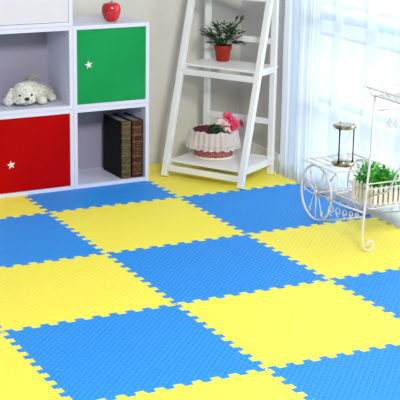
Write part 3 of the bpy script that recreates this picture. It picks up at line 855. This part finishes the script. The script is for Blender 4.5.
# ------------------------------------------------------------ picket planter
PL = Vector((.342, -.958, DZ + .0035)); pw, pdp = .205, .145
t = thing('picket_planter', 'cream picket fence planter box with bright green leaves on the plant stand', 'planter', PL)
bm = bmesh.new(); box(bm, .003, pw - .003, .003, pdp - .003, .006, .046); link_mesh('planter_box', bm, M['stem'], t)['label'] = 'dark inner box'
def picket(x, y, ax):
    bm = bmesh.new(); w, h, th = .0075, .074, .0022
    pr = [(-w, 0), (w, 0), (w, h - .008), (0, h), (-w, h - .008)]
    f = []
    for s_ in (-th, th):
        f.append([bm.verts.new((x + p[0], y + s_, p[1]) if ax == 'x' else (x + s_, y + p[0], p[1])) for p in pr])
    bm.faces.new(f[0]); bm.faces.new(f[1][::-1])
    for k in range(5): bm.faces.new((f[0][k], f[0][(k + 1) % 5], f[1][(k + 1) % 5], f[1][k]))
    link_mesh('picket', bm, M['picket'], t)
for k in range(9):
    x = .010 + (pw - .02) * k / 8
    for y in (0, pdp): picket(x, y, 'x')
for k in range(6):
    y = .014 + (pdp - .028) * k / 5
    for x in (0, pw): picket(x, y, 'y')
bm = bmesh.new(); rr = random.Random(11)
for k in range(700):
    cx, cy = rr.uniform(.002, pw * .62), rr.uniform(.01, pdp - .002)
    a = rr.uniform(0, 2 * PI); el = rr.uniform(.15, 1.35)
    h0 = rr.uniform(.045, .137) * (1 - .55 * abs(cx / (pw * .62) - .42))
    d = Vector((math.cos(a) * math.cos(el), math.sin(a) * math.cos(el), math.sin(el)))
    blade(bm, (cx, cy, h0), d, rr.uniform(.014, .028), rr.uniform(.0035, .006), .7, 4)
for k in range(40):
    cx, cy = rr.uniform(.01, pw * .6), rr.uniform(.02, pdp - .01)
    tube(bm, [(cx, cy, .044), (cx + rr.uniform(-.01, .01), cy + rr.uniform(-.01, .01), .100)], .001, 4)
for k in range(70):
    cx, cy = rr.uniform(pw * .6, pw - .01), rr.uniform(.0, pdp * .5)
    a = rr.uniform(-1.2, 1.0); d = Vector((math.cos(a), math.sin(a), rr.uniform(.1, .5)))
    blade(bm, (cx, cy, rr.uniform(.044, .062)), d, rr.uniform(.014, .03), .0045, .8, 4)
link_mesh('foliage', bm, M['grass'], t)

# ------------------------------------------------------------ curtains
def curtain(name, path, z0, z1, m, label, x0=WX - .034, seed=0, flare=0):
    """path: list of (y, dx) points along the hem, top to bottom sheet with soft vertical folds"""
    # resample with Catmull-Rom
    pts = []
    for i in range(len(path) - 1):
        p0 = path[max(i - 1, 0)]; p1 = path[i]; p2 = path[i + 1]; p3 = path[min(i + 2, len(path) - 1)]
        for k in range(6):
            t_ = k / 6
            q = [.5 * ((2 * p1[j]) + (-p0[j] + p2[j]) * t_ + (2 * p0[j] - 5 * p1[j] + 4 * p2[j] - p3[j]) * t_ ** 2 + (-p0[j] + 3 * p1[j] - 3 * p2[j] + p3[j]) * t_ ** 3) for j in (0, 1)]
            pts.append(q)
    pts.append(list(path[-1]))
    bm = bmesh.new(); nz = 24; V = []
    for i in range(nz + 1):
        f = i / nz; z = z0 + (z1 - z0) * f
        row = []
        for k, (y, dx) in enumerate(pts):
            am = 1 - .35 * f
            row.append(bm.verts.new((x0 + dx * am + .0015 * math.sin(z * 9 + y * 23 + seed), y + flare * f * (1 if k < len(pts) / 2 else 0) + .002 * math.sin(z * 5 + y * 31), z)))
        V.append(row)
    for i in range(nz):
        for k in range(len(pts) - 1): bm.faces.new((V[i][k], V[i][k + 1], V[i + 1][k + 1], V[i + 1][k]))
    o = link_mesh(name, bm, m, None, True)
    return tag(o, label, 'curtain', 'white curtains along the window')
# gathered thick panel next to the corner
path = []; y = .190; k = 0
while y > -.10:
    path.append((y, .016 * (1 if k % 2 else -1) * (.6 + .4 * math.sin(k * 1.7)))); y -= .021; k += 1
curtain('curtain', path, FZ + .002, 2.3, M['voile'], 'gathered thick white curtain hanging nearest the room corner', seed=1, flare=.0)
# sheer panel: flat lengths with overlapping pleats
def sheer(y_from, bands, y_to):
    path = [(y_from, 0)]
    y = y_from
    for (ya, yb) in bands:
        n = max(1, int((y - ya) / .035))
        for k in range(1, n): path.append((y + (ya - y) * k / n, .005 * math.sin(k * 2.1 + ya * 30)))
        path += [(ya, -.006), (yb + .004, -.010), (yb, -.004), (yb + .006, .0), (ya - .004, .002), (ya, .006), (ya - .006, .009), (yb, .009)]
        y = yb
    n = max(2, int((y - y_to) / .035))
    for k in range(1, n + 1): path.append((y + (y_to - y) * k / n, .005 * math.sin(k * 1.9)))
    return path
bands = [(-.215, -.285), (-.455, -.535), (-.70, -.79), (-.96, -1.04), (-1.22, -1.30), (-1.48, -1.56)]
curtain('curtain', sheer(-.078, bands, -1.80), FZ + .002, 2.3, M['sheer'], 'sheer white curtain through which the window bars show', x0=WX - .040, seed=4)

# ------------------------------------------------------------ light
w = bpy.data.worlds.new('world'); SC.world = w; w.use_nodes = True
wn, wl = w.node_tree.nodes, w.node_tree.links
bg = wn['Background']; bg.inputs['Color'].default_value = (.88, .95, 1.0, 1)
# dim studio surroundings, bright overcast sky on the window side (towards +x, near the horizon)
tc = wn.new('ShaderNodeTexCoord'); sx = wn.new('ShaderNodeSeparateXYZ'); wl.new(tc.outputs['Generated'], sx.inputs[0])
ma = wn.new('ShaderNodeMapRange'); ma.inputs['From Min'].default_value = .05; ma.inputs['From Max'].default_value = .32
wl.new(sx.outputs['X'], ma.inputs['Value'])
mb = wn.new('ShaderNodeMapRange'); mb.inputs['From Min'].default_value = .75; mb.inputs['From Max'].default_value = .40
wl.new(sx.outputs['Z'], mb.inputs['Value'])
mu = wn.new('ShaderNodeMath'); mu.operation = 'MULTIPLY'; wl.new(ma.outputs[0], mu.inputs[0]); wl.new(mb.outputs[0], mu.inputs[1])
mr = wn.new('ShaderNodeMapRange'); mr.inputs['To Min'].default_value = .34; mr.inputs['To Max'].default_value = 1.05
wl.new(mu.outputs[0], mr.inputs['Value']); wl.new(mr.outputs[0], bg.inputs['Strength'])
def area(name, loc, tgt, size, power, col=(1, 1, 1), sy=None):
    d = bpy.data.lights.new(name, 'AREA'); d.energy = power; d.color = col; d.size = size
    if sy: d.shape = 'RECTANGLE'; d.size_y = sy
    o = bpy.data.objects.new(name, d); COL.objects.link(o); o.location = loc
    o.rotation_euler = (Vector(tgt) - Vector(loc)).to_track_quat('-Z', 'Y').to_euler()
    return o
area('studio_softbox', (-1.05, -3.8, 2.4), (-.1, -.2, .1), .6, 100, (1, .985, .95))
area('daylight', (2.4, -.9, 1.6), (.66, -.7, .7), 2.6, 85, (.93, .98, 1), 2.2)

# ------------------------------------------------------------ camera
cd = bpy.data.cameras.new('camera'); cam = bpy.data.objects.new('camera', cd); COL.objects.link(cam)
fwd = Vector((.4427485, .85621741, -.26620575)); rt = Vector((.89020404, -.45527232, .01624464)); dn = Vector((-.10728716, -.24416973, -.96377934))
m = Matrix(((rt.x, -dn.x, -fwd.x, -2.35758517), (rt.y, -dn.y, -fwd.y, -4.75827545), (rt.z, -dn.z, -fwd.z, 1.45499556), (0, 0, 0, 1)))
cam.matrix_world = m
cd.sensor_width = 36; cd.lens = 1269.589 / 400 * 36; cd.clip_start = .05
SC.camera = cam
vs = SC.view_settings
vs.view_transform = 'Standard'; vs.look = 'None'; vs.gamma = 1; vs.exposure = .22; vs.use_curve_mapping = False
